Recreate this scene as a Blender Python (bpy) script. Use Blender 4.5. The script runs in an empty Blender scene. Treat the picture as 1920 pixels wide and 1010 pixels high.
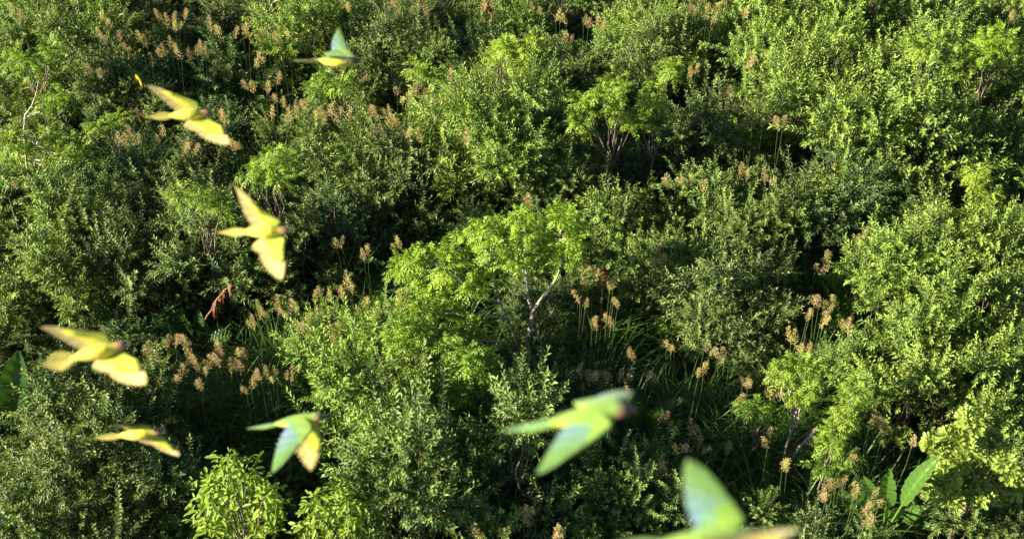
import bpy, math, random
import numpy as np
from mathutils import Vector, Matrix

R = math.radians
scene = bpy.context.scene
COL = scene.collection

# ------------------------------------------------------------------ camera
CAM_H, PITCH, HFOV = 17.0, 40.0, 44.0
W_PX, H_PX = 1920.0, 1010.0
cam_d = bpy.data.cameras.new('camera'); cam = bpy.data.objects.new('camera', cam_d); COL.objects.link(cam)
cam.location = (0, 0, CAM_H); cam.rotation_euler = (R(90 - PITCH), 0, 0)
cam_d.sensor_width = 36; cam_d.lens = 18 / math.tan(R(HFOV / 2))
cam_d.clip_start = 0.1; cam_d.clip_end = 3000
cam_d.dof.use_dof = True; cam_d.dof.focus_distance = 24.0; cam_d.dof.aperture_fstop = 1.3
scene.camera = cam
# ------------------------------------------------------------------ light
SUN_EL, SUN_AZ = 21.0, 195.0          # azimuth: direction TO the sun, degrees counter-clockwise from +x
sd = Vector((math.cos(R(SUN_EL)) * math.cos(R(SUN_AZ)), math.cos(R(SUN_EL)) * math.sin(R(SUN_AZ)), math.sin(R(SUN_EL))))
world = bpy.data.worlds.new('World'); scene.world = world; world.use_nodes = True
wn = world.node_tree; sky = wn.nodes.new('ShaderNodeTexSky'); sky.sky_type = 'NISHITA'; sky.sun_disc = False; sky.air_density = 0.5; sky.dust_density = 0.4
sky.sun_elevation = R(SUN_EL); sky.sun_rotation = R(90 - SUN_AZ)
wn.links.new(sky.outputs[0], wn.nodes['Background'].inputs[0]); wn.nodes['Background'].inputs[1].default_value = 0.05
sun_d = bpy.data.lights.new('sun', 'SUN'); sun_d.energy = 5.0; sun_d.angle = R(0.5); sun_d.color = (1, 0.90, 0.68)
sun = bpy.data.objects.new('sun', sun_d); COL.objects.link(sun)
sun.rotation_euler = (-sd).to_track_quat('-Z', 'Y').to_euler()
scene.view_settings.view_transform = 'Standard'; scene.view_settings.look = 'None'
scene.view_settings.exposure = 2.1; scene.view_settings.gamma = 1

# ------------------------------------------------------------------ pixel <-> world
FPX = W_PX / 2 / math.tan(R(HFOV / 2))
CR = np.array([1, 0, 0.]); CF = np.array([0, math.cos(R(PITCH)), -math.sin(R(PITCH))]); CU = np.array([0, math.sin(R(PITCH)), math.cos(R(PITCH))])
CP = np.array([0, 0, CAM_H])
def ray(px, py): return CF + CR * ((px - W_PX / 2) / FPX) + CU * ((H_PX / 2 - py) / FPX)
def at_h(px, py, z): d = ray(px, py); return CP + d * ((z - CAM_H) / d[2])
def at_y(px, py, y): d = ray(px, py); return CP + d * (y / d[1])
def at_d(px, py, depth): return CP + ray(px, py) * depth
def proj(p):
    v = np.asarray(p, float) - CP; z = v @ CF
    return W_PX / 2 + FPX * (v @ CR) / z, H_PX / 2 - FPX * (v @ CU) / z, z
def gz(x, y): return 0.10 * np.sin(x * 0.7 + 1.3) * np.cos(y * 0.55) + 0.06 * np.sin(x * 1.9 + y * 1.3)

# ------------------------------------------------------------------ materials
def nodes(name):
    m = bpy.data.materials.new(name); m.use_nodes = True
    return m, m.node_tree, m.node_tree.nodes['Principled BSDF']
def leaf_mat(name, dark, light, rough=0.5, spec=0.3, trans=0.27, tcol=None, obj_tint=True):
    m, t, p = nodes(name); N = t.nodes; L = t.links
    at = N.new('ShaderNodeAttribute'); at.attribute_name = 'tint'
    mx = N.new('ShaderNodeMix'); mx.data_type = 'RGBA'
    mx.inputs[6].default_value = (*dark, 1); mx.inputs[7].default_value = (*light, 1)
    L.new(at.outputs['Fac'], mx.inputs[0]); c = mx.outputs[2]
    gt = N.new('ShaderNodeMath'); gt.operation = 'GREATER_THAN'; gt.inputs[1].default_value = 1.5; L.new(at.outputs['Fac'], gt.inputs[0])
    bm = N.new('ShaderNodeMix'); bm.data_type = 'RGBA'; bm.inputs[7].default_value = (.21, .16, .07, 1); L.new(gt.outputs[0], bm.inputs[0]); L.new(c, bm.inputs[6]); c = bm.outputs[2]
    if obj_tint:
        oi = N.new('ShaderNodeObjectInfo'); mu = N.new('ShaderNodeMix'); mu.data_type = 'RGBA'; mu.blend_type = 'MULTIPLY'; mu.inputs[0].default_value = 1
        L.new(c, mu.inputs[6]); L.new(oi.outputs['Color'], mu.inputs[7]); c = mu.outputs[2]
    L.new(c, p.inputs['Base Color'])
    p.inputs['Roughness'].default_value = rough; p.inputs['Specular IOR Level'].default_value = spec
    if trans > 0:
        tr = N.new('ShaderNodeBsdfTranslucent'); hs = N.new('ShaderNodeMix'); hs.data_type = 'RGBA'; hs.blend_type = 'MULTIPLY'; hs.inputs[0].default_value = 1
        hs.inputs[7].default_value = (*(tcol or (1.5, 1.5, 0.5)), 1); L.new(c, hs.inputs[6]); L.new(hs.outputs[2], tr.inputs[0])
        ms = N.new('ShaderNodeMixShader'); ms.inputs[0].default_value = trans
        L.new(p.outputs[0], ms.inputs[1]); L.new(tr.outputs[0], ms.inputs[2]); L.new(ms.outputs[0], N['Material Output'].inputs[0])
    return m
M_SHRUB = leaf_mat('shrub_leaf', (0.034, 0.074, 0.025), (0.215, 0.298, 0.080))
M_FERN = leaf_mat('feather_leaf', (0.085, 0.16, 0.018), (0.27, 0.37, 0.045), trans=0.36)
M_DROOP = leaf_mat('drooping_leaf', (0.12, 0.20, 0.020), (0.27, 0.38, 0.045), trans=0.36)
M_ROUND = leaf_mat('thick_leaf', (0.13, 0.19, 0.03), (0.30, 0.38, 0.08), rough=0.36, trans=0.25)
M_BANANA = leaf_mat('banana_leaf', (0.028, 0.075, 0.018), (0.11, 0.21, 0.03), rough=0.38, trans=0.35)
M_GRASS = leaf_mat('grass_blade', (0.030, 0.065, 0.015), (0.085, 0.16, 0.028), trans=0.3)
M_PLUME = leaf_mat('seed_plume', (0.33, 0.27, 0.11), (0.62, 0.52, 0.25), rough=0.8, spec=0.1, trans=0.3, tcol=(1.05, 1.0, 0.9))
M_DRY = leaf_mat('dry_leaf', (0.11, 0.045, 0.028), (0.33, 0.165, 0.095), rough=0.7, spec=0.15, trans=0.2, tcol=(1.3, 0.9, 0.6))
def bark_mat(name, a, b, scale=9):
    m, t, p = nodes(name); N = t.nodes; L = t.links
    tc = N.new('ShaderNodeTexCoord'); nz = N.new('ShaderNodeTexNoise'); nz.inputs['Scale'].default_value = scale; nz.inputs['Detail'].default_value = 6
    rp = N.new('ShaderNodeValToRGB'); rp.color_ramp.elements[0].position = 0.35; rp.color_ramp.elements[1].position = 0.65
    rp.color_ramp.elements[0].color = (*a, 1); rp.color_ramp.elements[1].color = (*b, 1)
    bp = N.new('ShaderNodeBump'); bp.inputs['Strength'].default_value = 0.5; bp.inputs['Distance'].default_value = 0.02
    L.new(tc.outputs['Object'], nz.inputs[0]); L.new(nz.outputs[0], rp.inputs[0]); L.new(rp.outputs[0], p.inputs['Base Color'])
    L.new(nz.outputs[0], bp.inputs['Height']); L.new(bp.outputs[0], p.inputs['Normal']); p.inputs['Roughness'].default_value = 0.85
    return m
M_TWIG = bark_mat('twig_bark', (0.07, 0.055, 0.035), (0.16, 0.13, 0.09))
M_PALE = bark_mat('pale_bark', (0.24, 0.20, 0.15), (0.50, 0.43, 0.34), 12)
M_DEAD = bark_mat('weathered_wood', (0.13, 0.10, 0.08), (0.42, 0.35, 0.28), 22)
M_SOIL = bark_mat('soil_litter', (0.025, 0.020, 0.012), (0.075, 0.055, 0.030), 3)
M_STEM = leaf_mat('green_stem', (0.04, 0.07, 0.02), (0.08, 0.11, 0.035), trans=0)
def plumage(name):
    m, t, p = nodes(name); N = t.nodes; L = t.links
    at = N.new('ShaderNodeAttribute'); at.attribute_name = 'plumage'
    nz = N.new('ShaderNodeTexNoise'); nz.inputs['Scale'].default_value = 90; tc = N.new('ShaderNodeTexCoord'); L.new(tc.outputs['Object'], nz.inputs[0])
    mr = N.new('ShaderNodeMapRange'); mr.inputs['To Min'].default_value = 0.75; mr.inputs['To Max'].default_value = 1.2; L.new(nz.outputs[0], mr.inputs[0])
    mu = N.new('ShaderNodeVectorMath'); mu.operation = 'SCALE'; L.new(at.outputs['Color'], mu.inputs[0]); L.new(mr.outputs[0], mu.inputs['Scale'])
    L.new(mu.outputs[0], p.inputs['Base Color']); p.inputs['Roughness'].default_value = 0.6; p.inputs['Specular IOR Level'].default_value = 0.3
    p.inputs['Sheen Weight'].default_value = 0.15
    return m
M_FEATHER = plumage('feathers')
def plain(name, c, rough=0.4):
    m, t, p = nodes(name); p.inputs['Base Color'].default_value = (*c, 1); p.inputs['Roughness'].default_value = rough; return m
M_BEAK = plain('horn_beak', (0.10, 0.08, 0.06), 0.35); M_EYE = plain('dark_eye', (0.01, 0.006, 0.004), 0.1)

# ------------------------------------------------------------------ helpers
def nrm(a): a = np.asarray(a, float); return a / np.maximum(np.linalg.norm(a, axis=-1, keepdims=True), 1e-9)
class MB:
    """collects vertices / faces / a per-vertex value, builds ONE mesh"""
    def __init__(s): s.v = []; s.f = []; s.t = []; s.n = 0
    def add(s, v, f, t):
        v = np.asarray(v, float).reshape(-1, 3); f = np.asarray(f, int)
        s.v.append(v); s.f.append(f + s.n); s.t.append(np.broadcast_to(np.asarray(t, float), (len(v),) + np.shape(t)[1:]) if np.ndim(t) else np.full(len(v), float(t))); s.n += len(v)
    def mesh(s, name, mat, smooth=False, attr='tint', color=False):
        me = bpy.data.meshes.new(name); V = np.concatenate(s.v)
        loops = np.concatenate([f.ravel() for f in s.f]); sizes = np.concatenate([np.full(len(f), f.shape[1]) for f in s.f])
        starts = np.concatenate([[0], np.cumsum(sizes)[:-1]])
        me.vertices.add(len(V)); me.vertices.foreach_set('co', V.ravel())
        me.loops.add(len(loops)); me.loops.foreach_set('vertex_index', loops.astype(np.int32))
        me.polygons.add(len(sizes)); me.polygons.foreach_set('loop_start', starts.astype(np.int32))
        me.polygons.foreach_set('use_smooth', np.full(len(sizes), smooth))
        T = np.concatenate(s.t)
        if color:
            a = me.attributes.new(attr, 'FLOAT_COLOR', 'POINT'); a.data.foreach_set('color', np.concatenate([T, np.ones((len(T), 1))], 1).ravel())
        else:
            a = me.attributes.new(attr, 'FLOAT', 'POINT'); a.data.foreach_set('value', T)
        me.update(calc_edges=True); me.materials.append(mat); return me
def link(name, data, parent=None, loc=(0, 0, 0), rz=0, sc=1):
    o = bpy.data.objects.new(name, data); COL.objects.link(o); o.location = loc; o.rotation_euler = (0, 0, rz)
    o.scale = (sc,) * 3 if np.ndim(sc) == 0 else sc
    if parent: o.parent = parent
    return o
def tag(o, label, cat, group=None):
    o['label'] = label; o['category'] = cat
    if group: o['group'] = group
def leaves(mb, base, d, up, ln, wd, droop, tint, wide=0.45, rows=1, fold=0.25):
    """N folded leaf blades. d = direction, up = rough face normal"""
    n = len(base); d = nrm(d); side = nrm(np.cross(d, up)); nn = nrm(np.cross(side, d))
    ln = np.broadcast_to(ln, (n,))[:, None]; wd = np.broadcast_to(wd, (n,))[:, None]; dr = np.broadcast_to(droop, (n,))[:, None]
    dn = np.array([0, 0, -1.0])
    def pt(t): return base + d * ln * t + dn * dr * ln * t * t
    tip = pt(1.0)
    if rows == 1:
        m = pt(wide) - nn * wd * fold; l = pt(wide) + side * wd * .5; r = pt(wide) - side * wd * .5
        V = np.stack([base, l, m, r, tip], 1).reshape(-1, 3); o = np.arange(n)[:, None] * 5
        F = np.concatenate([o + [0, 1, 2], o + [0, 2, 3], o + [1, 4, 2], o + [2, 4, 3]])
        mb.add(V, F, np.repeat(tint, 5))
    else:
        a, b = wide * .55, wide * .5 + .5
        wa, wb = (.8, .85) if wide < .6 else (.5, 1.0)
        P = [base]
        for t, w in ((a, wa), (b, wb)):
            P += [pt(t) + side * wd * .5 * w, pt(t) - nn * wd * fold * w, pt(t) - side * wd * .5 * w]
        P.append(tip); V = np.stack(P, 1).reshape(-1, 3); o = np.arange(n)[:, None] * 8
        T = np.concatenate([o + [0, 1, 2], o + [0, 2, 3], o + [4, 7, 5], o + [5, 7, 6]]); Q = np.concatenate([o + [1, 4, 5, 2], o + [2, 5, 6, 3]])
        k = mb.n; mb.add(V, T, np.repeat(tint, 8)); mb.f.append(Q + k)
def tube(mb, pts, rad, k=5, tint=0.5):
    pts = np.asarray(pts, float); rad = np.broadcast_to(rad, (len(pts),)); tg = nrm(np.gradient(pts, axis=0))
    ref = np.array([0.31, 0.87, 0.2]); a = nrm(np.cross(tg, ref)); b = np.cross(tg, a); th = np.arange(k) * 2 * math.pi / k
    V = pts[:, None] + rad[:, None, None] * (a[:, None] * np.cos(th)[None, :, None] + b[:, None] * np.sin(th)[None, :, None])
    i = np.arange(len(pts) - 1)[:, None] * k; j = np.arange(k)[None]; j2 = (j + 1) % k
    F = np.stack([i + j, i + j2, i + k + j2, i + k + j], -1).reshape(-1, 4)
    mb.add(V.reshape(-1, 3), F, tint)
def curve(a, b, n=6, sag=0.0, wob=0.05, rng=None):
    t = np.linspace(0, 1, n)[:, None]; a = np.asarray(a, float); b = np.asarray(b, float)
    p = a + (b - a) * t; p[:, 2] += (sag * np.sin(t * math.pi))[:, 0]
    if rng is not None: p[1:-1] += rng.normal(0, wob, (n - 2, 3))
    return p
def rand_dir(rng, n): return nrm(rng.normal(0, 1, (n, 3)))

# ------------------------------------------------------------------ common shrub
def shrub_meshes(i, Rc=1.2, H=2.8, lobes=20, per=15, leaf=0.135, nleaf=12, lw=0.36, spiky=0.35):
    leaf *= .80; per *= 1.3; nleaf *= 1.2; lobes = int(lobes * 1.15)
    rng = np.random.default_rng(100 + i); fo = MB(); br = MB()
    # lobe centres in an uneven dome
    C = []
    for k in range(lobes):
        a = rng.uniform(0, 2 * math.pi); q = math.sqrt(rng.uniform(0, 1)); r = Rc * 0.80 * q
        top = H * (0.96 - 0.50 * q * q) + rng.normal(0, 0.17)
        C.append((r * math.cos(a), r * math.sin(a), top - rng.uniform(0.15, 0.3) - (rng.uniform(0.2, 1.1) if rng.random() < 0.35 else 0)))
    C = np.array(C); LR = rng.uniform(0.15, 0.33, lobes)
    for c in C:
        r0 = rng.normal(0, 0.07, 2); st = np.array([r0[0], r0[1], -0.15]); tube(br, curve(st, c, 7, 0.12, 0.05, rng), np.linspace(0.022, 0.006, 7), 5)
    B = []; D = []; LN = []
    for c, lr in zip(C, LR):
        n = int(per * 1.35 * (lr / 0.3) ** 1.2); d = rand_dir(rng, n); d[:, 2] = np.abs(d[:, 2]) * 0.9 - 0.25
        out = np.array([c[0], c[1], 0.6]) * 0.5
        p = c + nrm(d) * (lr * rng.uniform(0.1, 0.9, n))[:, None]; dd = nrm(d + out + rng.normal(0, .25, (n, 3)))
        B.append(p); D.append(dd); LN.append(rng.uniform(0.2, 0.46, n))
    for k in range(int(lobes * spiky * 3)):      # long leafy shoots that stand proud of the crown
        c = C[rng.integers(lobes)]; d = nrm(np.array([c[0], c[1], 0]) * 0.8 + [0, 0, rng.uniform(0.3, 1.3)] + rng.normal(0, .3, 3))
        B.append((c + d * 0.15)[None]); D.append(d[None]); LN.append(np.array([rng.uniform(0.5, 0.95)]))
    B = np.concatenate(B); D = np.concatenate(D); LN = np.concatenate(LN); n = len(B)
    cnt = np.maximum(8, (nleaf * LN / 0.30)).astype(int)
    idx = np.repeat(np.arange(n), cnt); t = np.concatenate([np.linspace(0.08, 1, c) for c in cnt])
    bend = np.array([0, 0, 1.0]) * rng.uniform(-0.35, 0.5, n)[:, None]
    pos = B[idx] + D[idx] * (LN[idx] * t)[:, None] + bend[idx] * (LN[idx] * t * t)[:, None] * 0.5
    ax = nrm(D[idx] + bend[idx] * t[:, None]); a1 = nrm(np.cross(ax, [0.3, 0.2, 1.0])); a2 = np.cross(ax, a1)
    ph = np.arange(len(idx)) * 2.4 + rng.normal(0, .3, len(idx)); rad = a1 * np.cos(ph)[:, None] + a2 * np.sin(ph)[:, None]
    open_ = (1.25 - 0.55 * t + rng.normal(0, .12, len(t)))[:, None]
    ld = nrm(ax * 0.75 + rad * open_); up = nrm(ax + np.array([-.2, -.12, 0.45]) + rng.normal(0, .30, (len(t), 3)))
    ln = leaf * rng.uniform(.75, 1.2, len(t)) * (1.02 - 0.22 * t ** 3)
    shoot = rng.uniform(0, 0.35, n)
    tint = np.clip(shoot[idx] + 0.65 * t ** 2 + rng.normal(0, .16, len(t)), 0, 1); tint[(rng.random(len(t)) < .012) & (t < .7)] = 2.0  # paler tips: young leaves, strengthened to look as if catching light
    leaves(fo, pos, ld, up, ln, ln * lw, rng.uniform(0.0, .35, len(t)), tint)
    for k in range(n):
        if rng.random() < 0.6:
            s = np.array([0, .5, 1.0])[:, None]; tube(br, B[k] + D[k] * LN[k] * s * .95 + bend[k] * LN[k] * s * s * .48, [0.005, 0.004, 0.002], 3)
    return fo.mesh('shrub_foliage', M_SHRUB), br.mesh('shrub_branches', M_TWIG)
NV = 9
SH = [shrub_meshes(0), shrub_meshes(1, lobes=24, H=2.6, Rc=1.3), shrub_meshes(2, lobes=17, leaf=.15, H=3.0, Rc=1.1, spiky=.6),
      shrub_meshes(3, lobes=22, leaf=.12, nleaf=15, per=17), shrub_meshes(4, lobes=18, H=3.1, spiky=.7), shrub_meshes(5, lobes=26, Rc=1.4, H=2.7),
      shrub_meshes(6, lobes=15, H=2.4, Rc=1.15, per=18, leaf=.13), shrub_meshes(7, lobes=20, leaf=.145, lw=.27, spiky=.8), shrub_meshes(8, lobes=22, Rc=1.25, leaf=.11, nleaf=16, per=19)]

THINGS = []     # (root, phrase, category, group, px, py) -> labels are written at the end
def pin(root, phrase, cat, group, p=None):
    p = p if p is not None else np.array(root.location) + [0, 0, 1.3]
    x, y, z = proj(p); THINGS.append([root, phrase, cat, group, x, y])
TONES = {'g': ('grey-green', (1.06, 1.0, 1.05)), 'b': ('sunlit-tinted green', (1.32, 1.33, 0.85)), 'd': ('shade-tinted green', (0.72, 0.78, 0.85)), 'o': ('olive green', (1.06, 1.02, 0.9)), 'm': ('mid green', (1.08, 1.10, 0.85)), 't': ('mid green', (1.0, 1.05, 0.9))}  # b and d put the sunlit areas and shaded bands into crown colour
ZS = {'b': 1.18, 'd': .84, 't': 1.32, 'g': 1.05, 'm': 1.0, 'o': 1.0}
SHRUB_XY = []
rs = random.Random(7)
def place_shrub(x, y, rpx_or_s, tone, v=None, zs=1.06):
    v = rs.randrange(NV) if v is None else v; s = rpx_or_s
    root = link('leafy_shrub', None, None, (x, y, gz(x, y)), rs.uniform(0, 6.28), (s, s, s * zs))
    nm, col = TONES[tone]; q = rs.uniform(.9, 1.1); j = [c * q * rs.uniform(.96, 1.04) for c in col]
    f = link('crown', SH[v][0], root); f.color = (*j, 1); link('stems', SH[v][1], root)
    size = 'small' if s < 0.8 else 'tall' if (s > 1.12) else 'bushy'
    pin(root, f'{size} {nm} shrub', 'shrub', 'leafy shrubs covering the slope'); SHRUB_XY.append((x, y, s * 1.15))
    return root

# pixel centre of each crown, crown radius in pixels, tone
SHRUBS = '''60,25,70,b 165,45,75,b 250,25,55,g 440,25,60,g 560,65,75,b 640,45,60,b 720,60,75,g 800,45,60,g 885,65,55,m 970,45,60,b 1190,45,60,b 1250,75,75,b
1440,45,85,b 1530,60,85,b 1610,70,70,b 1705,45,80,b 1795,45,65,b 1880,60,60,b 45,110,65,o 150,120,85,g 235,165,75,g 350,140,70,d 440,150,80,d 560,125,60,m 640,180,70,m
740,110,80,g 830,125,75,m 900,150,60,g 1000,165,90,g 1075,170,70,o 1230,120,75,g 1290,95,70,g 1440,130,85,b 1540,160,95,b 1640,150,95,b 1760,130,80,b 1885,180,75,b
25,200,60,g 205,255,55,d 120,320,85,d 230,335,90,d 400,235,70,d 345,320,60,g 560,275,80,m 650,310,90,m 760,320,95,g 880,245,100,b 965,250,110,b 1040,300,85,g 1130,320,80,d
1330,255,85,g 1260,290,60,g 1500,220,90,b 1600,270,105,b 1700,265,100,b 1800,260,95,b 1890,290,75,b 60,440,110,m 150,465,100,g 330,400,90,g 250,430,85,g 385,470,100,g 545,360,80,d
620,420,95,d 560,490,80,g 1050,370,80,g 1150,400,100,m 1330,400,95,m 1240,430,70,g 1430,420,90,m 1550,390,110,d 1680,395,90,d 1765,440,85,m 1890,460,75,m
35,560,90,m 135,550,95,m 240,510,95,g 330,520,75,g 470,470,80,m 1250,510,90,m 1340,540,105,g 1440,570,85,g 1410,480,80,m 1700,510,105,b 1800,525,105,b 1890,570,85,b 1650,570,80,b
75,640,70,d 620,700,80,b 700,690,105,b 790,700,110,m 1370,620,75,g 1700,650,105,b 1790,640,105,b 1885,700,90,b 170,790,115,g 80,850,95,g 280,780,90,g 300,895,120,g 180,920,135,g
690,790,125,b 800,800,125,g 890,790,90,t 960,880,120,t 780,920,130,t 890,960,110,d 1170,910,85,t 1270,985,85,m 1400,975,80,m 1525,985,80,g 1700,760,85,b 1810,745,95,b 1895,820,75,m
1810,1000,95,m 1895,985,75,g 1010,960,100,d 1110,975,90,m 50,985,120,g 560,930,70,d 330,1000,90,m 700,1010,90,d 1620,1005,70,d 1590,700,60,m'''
for k, e in enumerate(SHRUBS.split()):
    px, py, r, tone = e.split(','); px, py, r = float(px), float(py), float(r)
    p = at_h(px, py, 1.8); _, _, z = proj(p); s = r * z / FPX / 1.05
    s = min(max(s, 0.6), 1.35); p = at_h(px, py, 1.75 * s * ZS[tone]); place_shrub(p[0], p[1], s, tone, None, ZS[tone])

for q in ((-120, 740),):
    p = at_h(*q, 2.2); place_shrub(p[0], p[1], 1.0, 'd', 4, 1.15)
# openings where grass shows (pixel ellipses at grass height): cx, cy, rx, ry
OPEN = [(290, 85, 110, 35), (470, 65, 70, 25), (540, 205, 60, 55), (490, 165, 50, 25), (750, 220, 80, 60), (1080, 25, 60, 35), (1330, 20, 50, 35), (1385, 180, 60, 80), (1340, 335, 130, 30),
        (270, 265, 60, 25), (600, 600, 160, 90), (400, 690, 150, 60), (740, 480, 80, 70), (1110, 580, 70, 110), (1380, 760, 200, 110), (1560, 560, 60, 110), (1650, 930, 110, 70), (1110, 700, 90, 60),
        (1000, 620, 120, 60), (860, 560, 130, 130), (500, 880, 60, 70), (40, 740, 60, 60), (1120, 830, 60, 60), (1560, 830, 120, 80), (1640, 460, 60, 30), (30, 280, 60, 50), (1150, 200, 60, 50), (1290, 860, 100, 60), (470, 760, 60, 60)]
def in_open(px, py, g=1.0): return any(((px - a) / (c * g)) ** 2 + ((py - b) / (d * g)) ** 2 < 1 for a, b, c, d in OPEN)
yy = 9.0
while yy < 40:
    xx = -19.0 - rs.random()
    while xx < 16.5:
        x = xx + rs.uniform(-.5, .5); y = yy + rs.uniform(-.5, .5); xx += 1.7
        px, py, _ = proj((x, y, 1.7))
        if py < -260 or py > 1250 or px > 2150 or px < -700: continue
        if in_open(px, py, 1.12): continue
        if any((x - a) ** 2 + (y - b) ** 2 < (r * 1.12) ** 2 for a, b, r in SHRUB_XY): continue
        place_shrub(x, y, rs.uniform(.7, 1.0), rs.choice('ggmmdd') if px < 1300 else rs.choice('bmmg'), None, .76)
    yy += 1.5

# ------------------------------------------------------------------ ground
g = MB(); gx = np.concatenate([[-600, -120, -40], np.linspace(-24, 24, 97), [40, 120, 600]]); gy = np.concatenate([[-600, -100, -20], np.linspace(0, 50, 101), [80, 200, 900]])
X, Y = np.meshgrid(gx, gy); Z = gz(X, Y) * (np.abs(X) < 60); nx, ny = len(gx), len(gy)
ii = (np.arange(ny - 1)[:, None] * nx + np.arange(nx - 1)[None]).ravel()[:, None]
g.add(np.stack([X, Y, Z], -1).reshape(-1, 3), ii + np.array([0, 1, nx + 1, nx]), 0.5)
o = link('ground', g.mesh('ground', M_SOIL, True)); o['kind'] = 'structure'

# ------------------------------------------------------------------ grass
def blades(mb, base, rng, ln, wd, lean, n_seg=5, up=1.0):
    n = len(base); a = rng.uniform(0, 2 * math.pi, n); h = np.stack([np.cos(a), np.sin(a), np.zeros(n)], 1)
    ln = ln * rng.uniform(.6, 1.15, n); lean = lean * rng.uniform(.4, 1.5, n); side = np.stack([-np.sin(a), np.cos(a), np.zeros(n)], 1)
    wd = wd * rng.uniform(.7, 1.3, n); P = []
    ts = np.linspace(0, 1, n_seg); cur = base.copy(); prev = 0; rows = []
    for t in ts:
        ang = (0.08 + lean * 2.5 * t ** 1.4)
        if t > 0: cur = cur + (h * np.sin(ang)[:, None] + np.array([0, 0, 1.0]) * np.cos(ang)[:, None]) * (ln * (t - prev))[:, None]
        prev = t; w = (wd * (0.6 + 0.6 * t if t < .5 else 1.8 * (1 - t)) + .0008)[:, None] * .5
        rows += [cur + side * w, cur - side * w]
    V = np.stack(rows, 1).reshape(-1, 3); o = np.arange(n)[:, None] * (2 * n_seg)
    F = np.concatenate([o + [2 * k, 2 * k + 1, 2 * k + 3, 2 * k + 2] for k in range(n_seg - 1)])
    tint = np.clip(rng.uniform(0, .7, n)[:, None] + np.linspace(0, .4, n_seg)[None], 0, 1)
    mb.add(V, F, np.repeat(tint, 2, axis=1).ravel())
rng = np.random.default_rng(5); mb = MB()
N = 66000; x = rng.uniform(-17, 15, N); y = rng.uniform(9, 39, N)
v = np.stack([x, y, gz(x, y)], 1); dv = v + [0, 0, .8] - CP; zc = dv @ CF; px = W_PX / 2 + FPX * (dv @ CR) / zc; py = H_PX / 2 - FPX * (dv @ CU) / zc
inside = np.array([in_open(a, b, 1.15) for a, b in zip(px, py)]); vis = (px > -80) & (px < 2000) & (py > -60) & (py < 1080)
tb_ = ((px - 985) / 50) ** 2 + ((py - 735) / 75) ** 2 < 1
keep = (~tb_ | (rng.random(N) < .1)) & inside | (vis & (rng.random(N) < 0.45)); v = v[keep]; ins = inside[keep]
# grass grows in tussocks: pull blades towards tussock centres
q = np.round(v[:, :2] / 0.42) * 0.42 + 0.1 * np.sin(np.round(v[:, :2] / 0.42) * 12.9); v[:, :2] += (q - v[:, :2]) * 0.72
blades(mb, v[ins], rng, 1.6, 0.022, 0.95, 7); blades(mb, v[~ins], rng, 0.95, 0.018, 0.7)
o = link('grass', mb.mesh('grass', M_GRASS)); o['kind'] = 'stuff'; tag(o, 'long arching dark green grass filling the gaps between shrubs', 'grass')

def plume_mesh(i, h=0.36, w=0.13):
    rng = np.random.default_rng(300 + i); mb = MB(); nb = 26
    tube(mb, [(0, 0, -.05), (0, 0, h * .9)], [.004, .0015], 3, .3)
    P = []; D = []
    for k in range(nb):
        t = (k + rng.random()) / nb; a = k * 2.4 + rng.normal(0, .3); L = w * (1.12 - .92 * t) * rng.uniform(.65, 1.15) * (0.55 + min(t * 4, 1) * .45)
        d = nrm(np.array([math.cos(a), math.sin(a), rng.uniform(.45, 1.0)])); b = np.array([0, 0, h * .9 * t]); e = b + d * L
        tube(mb, [b, (b + e) / 2 + [0, 0, .008], e], [.0016, .0012, .0008], 3, .4)
        m = 11; tt = rng.uniform(.3, 1.05, m)[:, None]; P.append(b + (e - b) * tt + rng.normal(0, .011, (m, 3))); D.append(nrm(d + rng.normal(0, .6, (m, 3))))
    P = np.concatenate(P); D = np.concatenate(D); n = len(P)
    leaves(mb, P, D, rand_dir(rng, n), rng.uniform(.018, .034, n), .0085, .1, np.clip(rng.normal(.5, .28, n), 0, 1))
    return mb.mesh('plume', M_PLUME)
PL = [plume_mesh(0), plume_mesh(1, .42, .14), plume_mesh(2, .32, .12), plume_mesh(3, .38, .16), plume_mesh(4, .30, .15), plume_mesh(5, .44, .12)]
def tuft_mesh(i):
    rng = np.random.default_rng(400 + i); mb = MB(); n = 95; b = np.stack([rng.normal(0, .09, n), rng.normal(0, .09, n), np.zeros(n) - .03], 1)
    blades(mb, b, rng, 1.7, 0.024, 0.8, 7); return mb.mesh('grass_leaves', M_GRASS)
TU = [tuft_mesh(i) for i in range(5)]
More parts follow.
